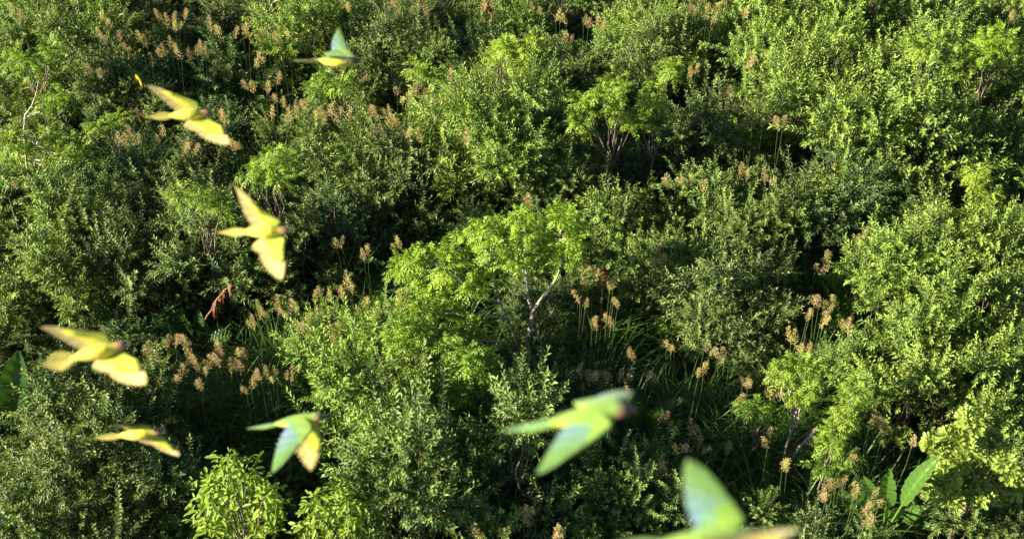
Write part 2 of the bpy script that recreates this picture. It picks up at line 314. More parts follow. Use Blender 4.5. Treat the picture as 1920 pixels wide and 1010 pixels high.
# plume heads read off the photograph, one clump per ; : x,y of every head of the clump
PLUMES = '''20,20 35,30;190,35 205,50;200,75 185,62;232,84 240,96 225,70;262,72 275,80;300,100 312,96;330,92 340,104 318,82;368,96 378,90 386,100 360,104;300,30 322,34 335,45 345,30;312,42 328,50;
395,52 412,60;440,62 455,55 468,66;482,70 498,58 512,66;525,74 540,62;640,8 655,14;745,14 735,8;786,12 800,22 775,20;
60,155 75,165;170,130 185,140;495,110 480,118;518,150 500,165;475,165 462,158;515,182 530,190 508,214;552,200 565,196 558,212 572,206;598,212 612,206 606,222 590,216;535,226 545,220;640,208 650,218 632,222;660,140 672,150;
745,172 752,182;768,176 775,186 780,170;800,172 812,184 806,190;690,214 700,208 708,218;722,214 732,208 738,222;700,238 712,244;742,230 752,240 760,248 735,236;780,252 790,260;830,190 840,200;845,166 858,172 880,162;
880,250 870,262;1050,34 1062,38 1042,30;1095,40 1104,46;1000,14 1012,20;925,8 905,12;1128,48 1120,40;1070,75 1060,70;1315,6 1325,14;1300,24 1292,18;1352,8 1340,12;1395,26 1405,20;
1412,112 1400,118;1368,172 1378,180;1390,192 1402,196 1384,202;1425,188 1438,198;1440,222 1430,230;1362,200 1350,190;1410,232 1400,226;1500,108 1512,116;1460,230 1470,226;
1245,338 1256,344;1270,332 1280,340;1300,336 1312,342 1318,350;1392,322 1402,330;1436,334 1446,340;1380,334 1370,342;1325,30 1335,36;1510,10 1520,6;1895,30 1905,38;
220,262 232,268;245,256 255,264;350,272 360,282 342,280;305,248 296,258;30,345 42,350;410,215 420,225;270,215 262,222;420,268 410,262;440,275 452,268;
170,400 180,410;270,372 262,380;
600,548 590,556 612,556;655,524 646,534 660,540 640,546;468,602 476,608;490,578 500,586 484,590;520,572 526,582;548,574 556,582 540,586;680,566 672,574;705,584 714,592 698,594;738,578 748,586 742,600;658,598 666,606;620,622 630,614 638,628;628,642 618,636;690,610 682,618;650,622 658,630;575,592 585,600;600,580 610,586;560,612 572,618;
318,634 328,640 310,644;345,636 354,644;282,648 274,656;300,664 292,672;358,662 366,672 350,674;374,686 384,692;402,668 412,676 396,680;440,684 450,690 432,692;408,650 416,656;450,656 458,662;478,698 488,704;500,698 510,706 518,696;368,716 378,722;536,700 545,708;470,720 462,728;340,700 332,708;
750,458 742,466;690,470 682,478;640,450 630,458;760,548 752,556;
985,372 995,380;1085,516 1095,524;1108,508 1116,518;1152,528 1144,536;1110,602 1120,610;1136,594 1146,602;1088,560 1098,568;1150,560 1160,568;960,545 968,552;
1225,462 1232,472;1238,480 1230,488;1322,650 1332,656;1350,662 1358,668;1320,690 1312,698;1484,632 1492,640;1508,650 1516,656 1500,660;1440,700 1450,706;1455,732 1446,740;1395,712 1404,718;1390,742 1380,750;
1236,776 1246,784;1254,796 1264,804;1280,832 1272,840;1296,806 1304,814;1310,830 1318,838;1364,840;1445,808 1440,830;1468,866 1476,874;1530,738 1538,746;1575,770 1583,778;1640,790 1632,798;1660,800 1670,806;1712,828;
1080,688 1090,696;1112,702 1104,710;1134,700 1142,708;1162,706 1172,712;1180,740 1172,748;1215,700 1224,708;1180,660 1188,668;1250,640 1258,648;
1528,562 1536,570;1545,568 1553,576 1562,566;1548,594 1540,602;1522,582 1514,590;1584,610 1592,616;1620,438 1612,446;1698,434 1708,440 1712,432;1530,500 1540,508;1556,480 1548,488;1480,500;
1610,920 1602,928;1630,944 1622,952 1638,936;1656,928 1648,938;1570,900 1562,910;1550,930 1540,922;1630,970 1622,978;1600,850 1592,858;
990,960 982,968 996,974;940,992 948,998;1050,1000 1042,1006;1230,868 1240,876;905,1000;870,230;
1560,130;1305,130 1297,138;845,150;120,60 130,68;95,30'''
kk = 0
for e in PLUMES.replace('\n', '').split(';'):
    if not e.strip(): continue
    heads = [tuple(map(float, h.split(','))) for h in e.split()]
    ztop = rs.uniform(2.1, 2.5) + (.5 if heads[0][1] < 320 else 0); P = [at_h(hx, hy, ztop + rs.uniform(-.12, .12)) for hx, hy in heads]
    c = np.mean(P, 0); x, y = c[0] + rs.uniform(-.1, .1), c[1] - rs.uniform(0, .15); z0 = gz(x, y)
    root = link('plume_grass', None, None, (x, y, z0)); b0 = np.array([x, y, z0])
    st = MB(); rg = np.random.default_rng(kk); lf = link('leaves', TU[kk % 5], root, rz=rs.uniform(0, 6.28), sc=rs.uniform(1.0, 1.25))
    for p in P:
        q = p - b0; f = rg.normal(0, .06, 2); tube(st, curve([f[0], f[1], 0], q, 6, 0, .012, rg), np.linspace(.007, .0035, 6), 4, .5)
    link('stalks', st.mesh('stalks', M_STEM), root)
    for p in P:
        q = p - b0; h = link('plume', PL[rs.randrange(6)], root, q - [0, 0, .12], rs.uniform(0, 6.28), rs.uniform(.62, .88) * (1.12 if heads[0][1] < 320 else 1)); h.rotation_euler = (rs.gauss(0, .22), rs.gauss(.12, .25), rs.uniform(0, 6.28))
        s = rs.uniform(.7, 1.2); h.color = (s, s * rs.uniform(.9, 1.08), s * rs.uniform(.8, 1.1), 1)
    n = len(P); pin(root, {1: 'tall grass, single plume,', 2: 'tall grass, two plumes,', 3: 'tall grass, three plumes,'}.get(n, 'tall grass, several plumes,'), 'grass', 'plumed grasses between the shrubs', c)
    kk += 1

# ------------------------------------------------------------------ saplings and trees built along limbs
def clump_fern(mb, c, r, rng, n=30, L=.30):
    """sprays of feather-like compound leaves drooping from one branch end"""
    d = rand_dir(rng, n); d[:, 2] = d[:, 2] * .6 + .35; d = nrm(d); b = c + d * (r * rng.uniform(0, .75, n))[:, None]
    Ls = L * rng.uniform(.7, 1.15, n); k = 7; t = np.linspace(.15, 1, k)
    dr = rng.uniform(.25, .6, n)
    hor = nrm(np.cross(d, [0, 0, 1.0])); tn = rng.uniform(.1, .7, n)
    for s in (1, -1):
        pos = b[:, None] + d[:, None] * (Ls[:, None] * t[None])[..., None]; pos[..., 2] -= dr[:, None] * Ls[:, None] * t[None] ** 2
        tang = nrm(d[:, None] - np.array([0, 0, 2.0]) * (dr[:, None] * t[None])[..., None]) 
        ld = nrm(hor[:, None] * s + tang * .6 + rng.normal(0, .22, pos.shape)); up = np.cross(ld, tang) * -s; up = np.where(up[..., 2:] < 0, -up, up)
        ln = (.098 * np.sin(np.clip(t, 0, .93) * math.pi * .85 + .45))[None] * rng.uniform(.85, 1.15, (n, 1)) * L / .3 + np.zeros((n, k))
        tint = np.clip(tn[:, None] + rng.normal(0, .12, (n, k)) + .25 * t[None], 0, 1)
        leaves(mb, pos.reshape(-1, 3), ld.reshape(-1, 3), up.reshape(-1, 3), ln.ravel(), ln.ravel() * .42, .3, tint.ravel())
def clump_droop(mb, c, r, rng, n=70, L=.14):
    d = rand_dir(rng, n); d[:, 2] = d[:, 2] * .8 + .2; d = nrm(d); b = c + d * (r * rng.uniform(.1, 1, n))[:, None] + rng.normal(0, .05, (n, 3))
    ld = nrm(d * [1, 1, .5] + rng.normal(0, .45, (n, 3))); up = nrm(d + [0, 0, 1.0])
    ln = L * rng.uniform(.65, 1.15, n); leaves(mb, b, ld, up, ln, ln * .36, rng.uniform(.25, .6, n), np.clip(rng.uniform(0, .8, n) + .3 * d[:, 2], 0, 1), .45, 2, .18)
def clump_round(mb, c, r, rng, n=7, L=.17):
    for k in range(n):
        d = rand_dir(rng, 1)[0]; d[2] = abs(d[2]) * .8 + .15; q = c + nrm(d) * r * rng.uniform(.3, .9); m = 11; ax = nrm(d + [0, 0, .5])
        a1 = nrm(np.cross(ax, [.2, .9, .1])); a2 = np.cross(ax, a1); ph = np.arange(m) * 2.4; rad = a1 * np.cos(ph)[:, None] + a2 * np.sin(ph)[:, None]
        ld = nrm(ax * np.linspace(.35, 1.5, m)[:, None] + rad); ln = L * np.linspace(1.1, .7, m) * rng.uniform(.85, 1.1, m)
        leaves(mb, q + ax * np.linspace(-.05, .05, m)[:, None], ld, nrm(ax + ld * -.2), ln, ln * .42, .1, np.clip(rng.uniform(.1, .6) + np.linspace(0, .4, m), 0, 1), .7, 2, .12)
def sapling(name, base_px, clumps, kind, phrase, cat='sapling', group=None, limbs=None, rc=.3, col=(1, 1, 1), n=30, depth=.35, mat_b=None, trunk_r=.03, seed=0, fork=.55, L=.28, h=2.75):
    """base_px: pixel where the stem meets the ground; clumps: (px, py[, depth offset]) on the upright plane through it"""
    rng = np.random.default_rng(seed + 900); cm = np.mean([c[:2] for c in clumps], 0); b = at_h(*base_px, 0) if name == 'feathery_tree' else at_h(*cm, h)
    if name != 'feathery_tree': b[0] += (base_px[0] - cm[0]) * b[1] / 2400.
    b[2] = gz(b[0], b[1]); root = link(name, None, None, b)
    fo = MB(); br = MB(); Cs = [at_y(c[0], c[1], b[1] + (c[2] if len(c) > 2 else rng.uniform(-depth, depth))) - b for c in clumps]
    Cs = np.array(Cs); mid = Cs.mean(0) * [.3, .3, fork]
    if limbs is None:
        tube(br, curve([0, 0, -.1], mid, 6, 0, .03, rng), np.linspace(trunk_r, trunk_r * .7, 6), 7)
        for c in Cs: tube(br, curve(mid, c, 7, .08, .03, rng), np.linspace(trunk_r * .6, .006, 7), 5)
    else:
        nodes_ = []
        for path in limbs:
            pts = np.array([at_y(q[0], q[1], b[1] + (q[3] if len(q) > 3 else 0)) - b for q in path]); rr = np.array([q[2] for q in path])
            t = np.linspace(0, 1, len(pts)); T = np.linspace(0, 1, len(pts) * 4); pp = np.stack([np.interp(T, t, pts[:, k]) for k in range(3)], 1)
            for _ in range(2): pp[1:-1] = (pp[:-2] + 2 * pp[1:-1] + pp[2:]) / 4
            pp[1:-1] += rng.normal(0, .008, pp[1:-1].shape); tube(br, pp, np.interp(T, t, rr), 8); nodes_.append(pp[len(pp) // 3:])
        A = np.concatenate(nodes_)
        for c in Cs:
            dd = np.linalg.norm(A - c, axis=1) + .6 * np.maximum(A[:, 2] - c[2], 0); a = A[dd.argmin()]; tube(br, curve(a, c, 7, .06, .03, rng), np.linspace(.022, .006, 7), 5)
    for c in Cs:
        q = rc * rng.uniform(.8, 1.2)
        {'fern': clump_fern, 'droop': clump_droop, 'round': clump_round}[kind](fo, c, q, rng, n, L)
    mt = {'fern': M_FERN, 'droop': M_DROOP, 'round': M_ROUND}[kind]
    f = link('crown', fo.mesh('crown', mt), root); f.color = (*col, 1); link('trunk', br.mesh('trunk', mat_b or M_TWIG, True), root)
    tag(root, phrase, cat, group); return root

sapling('feathery_tree', (986, 700), [(775, 492, -.2), (800, 478, .2), (835, 505, -.4), (790, 520, 0), (775, 560, -.5), (800, 580, -.3), (840, 585, -.2), (875, 610, -.5), (850, 470, .2), (880, 450, .4), (905, 430, 0), (925, 465, -.4), (950, 430, .3),
        (975, 410, .2), (985, 440, -.1), (965, 490, -.5), (1000, 475, 0), (1035, 425, .4), (1055, 410, .2), (1050, 455, .1), (1075, 445, 0), (1060, 490, -.3), (900, 500, 0), (890, 540, -.3),
        (930, 520, .2), (855, 545, 0), (870, 640, -.9), (820, 640, -.8), (780, 625, -.6), (1010, 450, .5), (1080, 415, .5), (760, 505, 0)],
        'fern', 'spreading tree with pale forked trunk and bright feathery leaves, among dark grass', 'tree',
        limbs=[[(986, 690, .06), (988, 650, .052), (996, 605, .046), (998, 588, .042), (1010, 566, .038), (1032, 540, .032), (1052, 505, .016), (1055, 450, .01)],
               [(986, 690, .035, .05), (968, 640, .028, .15), (952, 600, .026, .1), (944, 578, .025), (930, 564, .023), (900, 552, .02), (872, 534, .02), (840, 505, .014), (800, 490, .01)],
               [(940, 574, .03), (930, 545, .024), (922, 500, .016), (920, 460, .01)], [(998, 590, .03), (988, 540, .02), (985, 470, .014), (978, 430, .01)],
               [(950, 595, .025), (905, 592, .02, -.3), (860, 590, .014, -.4), (810, 582, .01, -.4)], [(975, 650, .024, .05), (930, 640, .018, -.4), (880, 636, .01, -.7)]],
        rc=.26, n=36, mat_b=M_PALE, seed=1, col=(1.12, 1.15, .95))
FG = 'feathery-leaved saplings'
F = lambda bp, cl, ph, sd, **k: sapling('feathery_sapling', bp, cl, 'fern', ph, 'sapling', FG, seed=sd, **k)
F((1502, 850), [(1475, 690), (1490, 710), (1505, 685), (1525, 682), (1530, 705), (1515, 735), (1500, 760), (1460, 700), (1510, 720), (1525, 730), (1495, 735)], 'bright feathery sapling standing behind the pale broken branch', 2, rc=.2, n=22, mat_b=M_PALE, depth=.15, L=.24)
F((1560, 890), [(1560, 830), (1575, 800), (1585, 780), (1595, 750), (1580, 765), (1605, 735), (1565, 810), (1550, 840)], 'leaning bright feathery sapling just right of the pale broken branch', 3, rc=.17, n=20, depth=.15, L=.24)
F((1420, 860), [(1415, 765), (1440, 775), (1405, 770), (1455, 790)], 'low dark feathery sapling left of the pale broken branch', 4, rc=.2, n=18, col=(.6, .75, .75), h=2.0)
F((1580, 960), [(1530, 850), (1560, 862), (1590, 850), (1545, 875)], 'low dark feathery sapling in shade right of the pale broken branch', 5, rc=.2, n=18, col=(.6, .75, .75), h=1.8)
F((1165, 330), [(1150, 155), (1165, 165), (1140, 180), (1160, 195), (1130, 175), (1150, 210), (1100, 200), (1090, 230), (1095, 250), (1085, 190), (1180, 225), (1190, 235)], 'bright feathery sapling with several rounded clumps above the central tree', 6, h=3.35, rc=.24, n=28)
F((1235, 330), [(1225, 165), (1220, 185), (1235, 195), (1215, 205), (1240, 215), (1230, 235), (1260, 125), (1255, 140), (1195, 225)], 'upright bright feathery sapling right of the one with rounded clumps', 7, h=3.35, rc=.22, n=26)
F((925, 190), [(950, 78), (942, 88), (935, 98), (928, 110), (955, 90)], 'leaning leafy spike, left one of the twin spikes', 8, h=3.35, rc=.17, n=22, col=(1.1, 1.1, .9))
F((965, 190), [(1000, 82), (992, 92), (985, 102), (978, 114), (970, 126), (1002, 95)], 'leaning leafy spike, right one of the twin spikes', 9, h=3.35, rc=.17, n=22, col=(1.15, 1.1, .9))
F((830, 220), [(775, 125), (790, 133), (805, 142), (818, 148)], 'low bright feathery sapling left of the twin leafy spikes', 10, h=3.35, rc=.17, n=20)
F((1865, 560), [(1835, 325), (1845, 385), (1855, 400), (1845, 415), (1860, 375), (1830, 425), (1810, 410), (1865, 415), (1825, 345), (1850, 435)], 'yellow-green feathery sapling near the right edge', 11, rc=.23, n=28, col=(1.2, 1.1, .9))
F((1860, 230), [(1870, 65), (1890, 75), (1850, 75), (1825, 90), (1845, 105), (1880, 100), (1900, 90), (1830, 120), (1865, 90)], 'broad bright feathery sapling in the far right corner', 12, h=3.35, rc=.24, n=28, col=(1.1, 1.1, .9))
F((1745, 230), [(1715, 80), (1730, 92), (1745, 100), (1755, 85), (1770, 105), (1790, 135), (1720, 100)], 'bright feathery sapling left of the broad far right corner one', 13, h=3.35, rc=.22, n=26)
F((510, 440), [(500, 305), (515, 295), (530, 310), (485, 320), (505, 330), (475, 330), (525, 335), (540, 300)], 'bright rounded feathery sapling below the plumes behind the flying birds', 14, h=3.35, rc=.24, n=28)
F((370, 480), [(340, 365), (375, 365), (390, 380), (405, 375), (360, 380), (415, 385)], 'bright feathery sapling left of the bird with upright wings', 15, h=3.35, rc=.2, n=24)
F((70, 400), [(20, 265), (40, 275), (90, 255), (110, 265), (130, 275), (120, 290), (150, 280), (15, 295), (35, 310), (100, 285)], 'spreading bright feathery sapling at the left edge below the bare white twigs', 16, rc=.23, n=26, mat_b=M_PALE,
  limbs=[[(75, 400, .03), (50, 320, .022), (44, 240, .016), (46, 215, .014), (62, 200, .011), (72, 150, .005)], [(44, 245, .012), (60, 262, .014), (80, 285, .01), (115, 315, .006)], [(46, 222, .012), (58, 214, .01), (75, 210, .008)]])
F((115, 290), [(85, 195), (100, 188), (112, 180), (118, 190)], 'small bright feathery spray beside the bare white twigs', 17, rc=.16, n=20)
F((50, 210), [(30, 100), (50, 110), (40, 130), (95, 90), (100, 100), (20, 120), (60, 140), (88, 110)], 'green feathery sapling near the far left corner', 18, rc=.23, n=24, col=(.9, 1, 1))
F((215, 330), [(225, 220), (210, 232), (190, 240), (180, 235)], 'small feathery sapling left of the low banking bird', 19, rc=.18, n=22)
F((910, 830), [(870, 665), (885, 680), (895, 700), (880, 715), (860, 690), (850, 655), (870, 735), (900, 675), (810, 740), (830, 745), (845, 760)], 'green feathery sapling in front of the central tree', 20, rc=.22, n=26, col=(.85, 1, .9))
F((820, 800), [(750, 610), (770, 620), (745, 635), (765, 640), (790, 615), (800, 650)], 'low feathery sapling under the left side of the central tree', 21, rc=.22, n=26, col=(.9, 1, .9))
F((640, 250), [(620, 150), (640, 160), (590, 165), (605, 150), (655, 155)], 'green feathery sapling below the topmost bird', 22, rc=.18, n=22, col=(.9, 1, .9))

sapling('drooping_sapling', (455, 1130), [(400, 905), (430, 890), (460, 880), (480, 905), (440, 925), (405, 945), (380, 960), (470, 940), (500, 930), (515, 945), (490, 965), (450, 970), (420, 985), (395, 1000), (440, 1010), (480, 1000), (385, 925), (455, 905), (510, 985), (425, 870)],
        'droop', 'broad yellow-green sapling with long drooping leaves at the lower left', 'sapling', 'yellow-green drooping-leaved saplings', rc=.2, n=62, L=.14, seed=30, depth=.5)
sapling('drooping_sapling', (640, 1150), [(575, 985), (600, 975), (615, 950), (640, 930), (650, 945), (625, 965), (660, 975), (680, 985), (640, 995), (605, 1010), (560, 1005), (670, 1005), (645, 915), (590, 940), (690, 950)],
        'droop', 'open yellow-green sapling with drooping sprays cut by the bottom edge', 'sapling', 'yellow-green drooping-leaved saplings', rc=.15, n=44, L=.14, seed=31, depth=.4)
sapling('broad_leaved_bush', (1830, 1010), [(1765, 830), (1790, 822), (1815, 815), (1838, 822), (1845, 845), (1820, 845), (1790, 850), (1765, 855), (1755, 835), (1800, 870), (1840, 875), (1862, 835), (1868, 842), (1780, 890), (1755, 905), (1770, 925), (1795, 920), (1820, 905), (1845, 900), (1870, 880), (1885, 870),
        (1895, 890), (1880, 905), (1860, 925), (1835, 930), (1750, 925), (1780, 935), (1825, 790), (1800, 900), (1905, 915), (1770, 875)], 'round', 'yellow-green bush with thick rounded leaves in rosettes beside the banana leaves', 'bush', rc=.2, n=9, seed=32, depth=.45, L=.155)

# ------------------------------------------------------------------ banana plants
def big_leaf(mb, a, b, wd, face, bow=.12, tint=.5, droop=0., seed=0, torn=0.):
    """a, b: ends; face: rough normal; pleated blade with a raised midrib and an irregular margin"""
    rng = np.random.default_rng(seed); a = np.asarray(a, float); b = np.asarray(b, float); L = np.linalg.norm(b - a); d = (b - a) / L
    side = nrm(np.cross(d, face)); nn = nrm(np.cross(side, d)); nt, nw = 26, 9; T = np.linspace(0, 1, nt); U = np.linspace(-1, 1, nw)
    w = wd * .5 * np.clip(np.sin(np.clip(T * 1.02, 0, 1) ** .75 * math.pi), 0.02, 1) ** .55
    V = np.zeros((nt, nw, 3)); tn = np.zeros((nt, nw))
    for i, t in enumerate(T):
        c = a + d * L * t + nn * bow * L * math.sin(t * math.pi) + np.array([0, 0, -droop * L * t * t])
        rag = 1 + .018 * rng.normal(0, 1, 2)
        for j, u in enumerate(U):
            ru = rag[0] if u < 0 else rag[1]
            V[i, j] = c + side * w[i] * u * ru + nn * (w[i] * .32 * abs(u) ** 1.3 + .006 * (-1) ** i * abs(u) + .012 * math.sin(i * 1.7 + j)) + d * abs(u) * w[i] * .35
            tn[i, j] = tint + .12 * math.sin(i * 2.1) + (.35 if u == 0 else 0)
    i = (np.arange(nt - 1)[:, None] * nw + np.arange(nw - 1)[None]).ravel()[:, None]; Fq = i + np.array([0, 1, nw + 1, nw])
    if torn: Fq = Fq[~((rng.random(len(Fq)) < torn) & ((i[:, 0] % nw == 0) | (i[:, 0] % nw == nw - 2)))]
    mb.add(V.reshape(-1, 3), Fq, np.clip(tn.ravel(), 0, 1))
    tube(mb, [a - d * .25 * L - [0, 0, .1], a, a + d * L * .3 + nn * bow * L * .8], [.022, .018, .01], 6, min(tint + .35, 1))
def banana(base_px, lv, phrase, cat='banana plant', hs=1.0, seed=0, col=(1, 1, 1)):
    """lv: (px a, py a, z a, px b, py b, z b, width, tint, face)"""
    b = at_h(*base_px, 0); b[2] = gz(b[0], b[1]); root = link('banana_plant', None, None, b); st = MB(); rng = np.random.default_rng(seed)
    tube(st, curve([0, 0, -.1], [0, 0, hs], 5, 0, .02, rng), np.linspace(.07, .04, 5), 9, .4); link('pseudostem', st.mesh('pseudostem', M_STEM, True), root)
    for k, l in enumerate(lv):
        A = at_h(l[0], l[1], l[2]) - b; B = at_h(l[3], l[4], l[5]) - b; mb = MB()
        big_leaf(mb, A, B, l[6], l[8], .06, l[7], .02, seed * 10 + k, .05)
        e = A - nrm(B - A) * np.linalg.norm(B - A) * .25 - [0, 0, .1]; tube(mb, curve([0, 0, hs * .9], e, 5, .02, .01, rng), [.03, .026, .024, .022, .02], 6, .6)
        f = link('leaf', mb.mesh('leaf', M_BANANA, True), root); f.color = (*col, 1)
    tag(root, phrase, cat, 'banana plants'); return root
TOC = (-.4, -.7, .6)
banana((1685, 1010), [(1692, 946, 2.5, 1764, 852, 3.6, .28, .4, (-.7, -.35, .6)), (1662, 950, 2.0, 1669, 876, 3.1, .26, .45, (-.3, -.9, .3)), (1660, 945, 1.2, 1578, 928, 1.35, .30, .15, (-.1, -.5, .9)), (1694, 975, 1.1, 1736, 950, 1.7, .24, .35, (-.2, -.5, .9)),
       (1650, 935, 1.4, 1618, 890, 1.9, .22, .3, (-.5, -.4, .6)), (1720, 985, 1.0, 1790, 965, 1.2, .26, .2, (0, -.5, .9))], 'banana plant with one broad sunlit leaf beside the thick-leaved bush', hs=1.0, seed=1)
banana((10, 850), [(22, 782, 2.1, 34, 655, 3.4, .46, .05, (.2, -.9, .35)), (20, 800, 1.7, 92, 768, 2.0, .34, .1, (.1, -.5, .9)), (-10, 780, 1.3, -50, 650, 2.3, .45, .3, (-.5, -.7, .5))], 'banana plant with a huge dark upright leaf at the left edge', hs=1.0, seed=2)  # upright leaf's low tint puts its shade into the colour
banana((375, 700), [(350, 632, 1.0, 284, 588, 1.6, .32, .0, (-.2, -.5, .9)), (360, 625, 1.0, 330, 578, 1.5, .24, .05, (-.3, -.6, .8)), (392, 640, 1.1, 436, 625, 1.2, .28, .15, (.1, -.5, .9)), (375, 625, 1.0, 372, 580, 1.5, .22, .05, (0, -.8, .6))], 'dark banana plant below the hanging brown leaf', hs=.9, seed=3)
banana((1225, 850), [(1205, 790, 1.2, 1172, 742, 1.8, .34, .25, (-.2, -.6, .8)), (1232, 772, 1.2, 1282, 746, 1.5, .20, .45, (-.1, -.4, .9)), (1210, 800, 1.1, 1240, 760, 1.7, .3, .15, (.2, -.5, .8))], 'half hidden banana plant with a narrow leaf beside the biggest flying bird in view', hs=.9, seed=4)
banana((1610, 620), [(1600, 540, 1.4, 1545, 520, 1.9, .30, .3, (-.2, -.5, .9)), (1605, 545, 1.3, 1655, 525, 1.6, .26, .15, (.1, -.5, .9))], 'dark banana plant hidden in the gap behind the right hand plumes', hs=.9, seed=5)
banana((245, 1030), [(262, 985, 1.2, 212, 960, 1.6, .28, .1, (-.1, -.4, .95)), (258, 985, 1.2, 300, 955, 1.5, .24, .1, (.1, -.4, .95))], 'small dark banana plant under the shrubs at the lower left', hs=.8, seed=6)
banana((430, 350), [(425, 300, 1.3, 412, 258, 2.0, .22, .35, (-.3, -.7, .6)), (430, 305, 1.2, 455, 290, 1.5, .22, .2, (0, -.5, .9))], 'small banana plant right of the low banking bird', hs=.9, seed=7)

# hanging dead leaf: rib with shreds
def dead_leaf(name, a, b, za, zb, phrase, n=26, dropL=.26, col=(1, 1, 1), seed=0, w=.05):
    rng = np.random.default_rng(seed + 50); A = at_h(*a, za); B = at_h(*b, zb); o = np.array([A[0], A[1], gz(A[0], A[1])]); root = link(name, None, None, o)
    rb = MB(); P = curve(A - o, B - o, 9, .06, .01, rng); P = np.concatenate([[[0, 0, 0]], P]); tube(rb, P, np.linspace(.016, .006, len(P)), 6, .9); link('rib', rb.mesh('rib', M_DRY), root)
    sh = MB(); t = rng.uniform(.25, 1, n); q = np.stack([np.interp(t, np.linspace(0, 1, 9), P[1:, k]) for k in range(3)], 1)
    for s in range(n):
        k = 5; L = dropL * rng.uniform(.5, 1.2); u = np.linspace(0, 1, k)[:, None]; sd_ = nrm(rng.normal(0, 1, 3) * [1, 1, .3]); c = q[s] + sd_ * .07 * np.sqrt(u) + np.array([0, 0, -1.0]) * L * u + rng.normal(0, .006, (k, 3))
        e = nrm(np.cross(sd_, [0, 0, 1])) * (w * .5 * np.sin(u * 2.6 + .5)); V = np.stack([c + e, c - e], 1).reshape(-1, 3); i = np.arange(k - 1)[:, None] * 2
        sh.add(V, i + np.array([0, 1, 3, 2]), rng.uniform(0, 1))
    f = link('shreds', sh.mesh('shreds', M_DRY), root); f.color = (*col, 1); tag(root, phrase, 'dead leaf', 'dead leaves'); return root
dead_leaf('hanging_dead_leaf', (384, 600), (432, 532), 1.3, 2.5, 'withered brown leaf with hanging shreds above the dark banana plant', col=(.62, .62, .65), dropL=.22, seed=1)
dead_leaf('dry_leaf', (1618, 34), (1640, 0), 2.2, 2.9, 'dry pale orange leaf standing up at the top edge', 30, .18, (1.3, 1.9, 2.0), 2, .08)
dead_leaf('dry_leaf', (1130, 540), (1133, 500), 1.6, 2.4, 'reddish orange dry leaf just right of the central tree', 9, .13, (.85, .7, .55), 3, .06)
dead_leaf('dry_leaf', (922, 28), (912, 4), 2.0, 2.5, 'dark reddish dry leaf at the top edge beside bright grass', 16, .18, (.55, .5, .5), 4, .06)
# yellow leaf
p = at_h(262, 150, 2.5); mb = MB(); big_leaf(mb, [0, 0, 0], [-.08, .04, .11], .07, (-.4, -.8, .3), .05, .9, 0, 5); o = link('yellow_leaf', mb.mesh('yellow_leaf', leaf_mat('yellow_leaf', (.6, .42, .02), (.8, .6, .04), obj_tint=False)), None, p)
tag(o, 'single bright yellow leaf on the shrubs left of the upper flying birds', 'leaf')

# ------------------------------------------------------------------ bare branches
def snag(name, paths, phrase, cat='branch', mat=M_PALE, seed=0, h0=0.0):
    rng = np.random.default_rng(seed); a = paths[0][0]; A = at_h(a[0], a[1], a[2]); o = np.array([A[0], A[1], A[2]]); mb = MB()
    for p in paths:
        pts = np.array([at_h(q[0], q[1], q[2]) for q in p]) - o; rr = [q[3] for q in p]; t = np.linspace(0, 1, len(p)); T = np.linspace(0, 1, len(p) * 4)
        pp = np.stack([np.interp(T, t, pts[:, k]) for k in range(3)], 1); pp[1:-1] += rng.normal(0, .01, pp[1:-1].shape); r2 = np.interp(T, t, rr) * rng.uniform(.85, 1.15, len(T)); r2[-1] *= .3; tube(mb, pp, r2, 8)
    ob = link(name, mb.mesh(name, mat, True), None, o); tag(ob, phrase, cat); return ob
snag('broken_branch', [[(1455, 890, .0, .05), (1484, 860, .9, .036), (1500, 838, 1.35, .038), (1518, 822, 1.7, .040), (1528, 808, 1.95, .03), (1533, 799, 2.1, .02)], [(1516, 824, 1.66, .03), (1526, 826, 1.72, .022), (1533, 822, 1.8, .01)], [(1498, 842, 1.3, .025), (1504, 848, 1.35, .008)]],
     'pale broken dead branch leaning out of the dark grass', seed=3, mat=M_DEAD)
snag('bare_twig', [[(498, 60, 1.4, .02), (505, 30, 2.1, .018), (510, 8, 2.6, .016), (514, 3, 2.7, .015), (530, -4, 2.95, .01)], [(505, 28, 2.15, .01), (498, 20, 2.3, .005)]], 'bare whitish twig at the top edge above the shrubs', seed=4)
snag('bare_twig', [[(215, 42, 1.8, .014), (225, 28, 2.2, .012), (236, 22, 2.35, .006)]], 'thin bare twig in the far left shrubs beside tan plumes', seed=5)

# ------------------------------------------------------------------ flying parrots
GREEN = (.17, .30, .04); YEL = (.62, .56, .05); OLIVE = (.34, .40, .03); BLUE = (.14, .24, .40); CREAM = (.72, .60, .22); RED = (.27, .14, .07); TEAL = (.14, .30, .10)
def feather(mb, a, d, nrm_, L, w, top, bot, tn=.0016, curl=.05):
    """one vane: thin closed blade, upper and lower faces in their own colours"""
    d = nrm(d); s = nrm(np.cross(d, nrm_)); n = nrm(np.cross(s, d)); T = [0, .25, .6, .86, 1.0]; Wd = [.45, .85, 1, .72, .12]; up = []; lo = []
    for t, k in zip(T, Wd):
        c = a + d * L * t - n * curl * L * t * t
        up += [c + s * w * .5 * k, c + n * tn * 2.4, c - s * w * .5 * k]; lo += [c + s * w * .5 * k, c - n * tn, c - s * w * .5 * k]
    m = len(T); i = (np.arange(m - 1)[:, None] * 3 + np.arange(2)[None]).ravel()[:, None]; Fq = i + np.array([0, 1, 4, 3])
    k_ = np.array([1, 1, 1, 1, .85, 1, 1, .8, .95, .85, .72, .8, .6, .6, .6])[:, None]      # darker shaft side and tip of each vane
    mb.add(up, Fq, np.asarray(top)[None] * k_); mb.add(lo, Fq[:, ::-1], np.asarray(bot)[None] * k_)
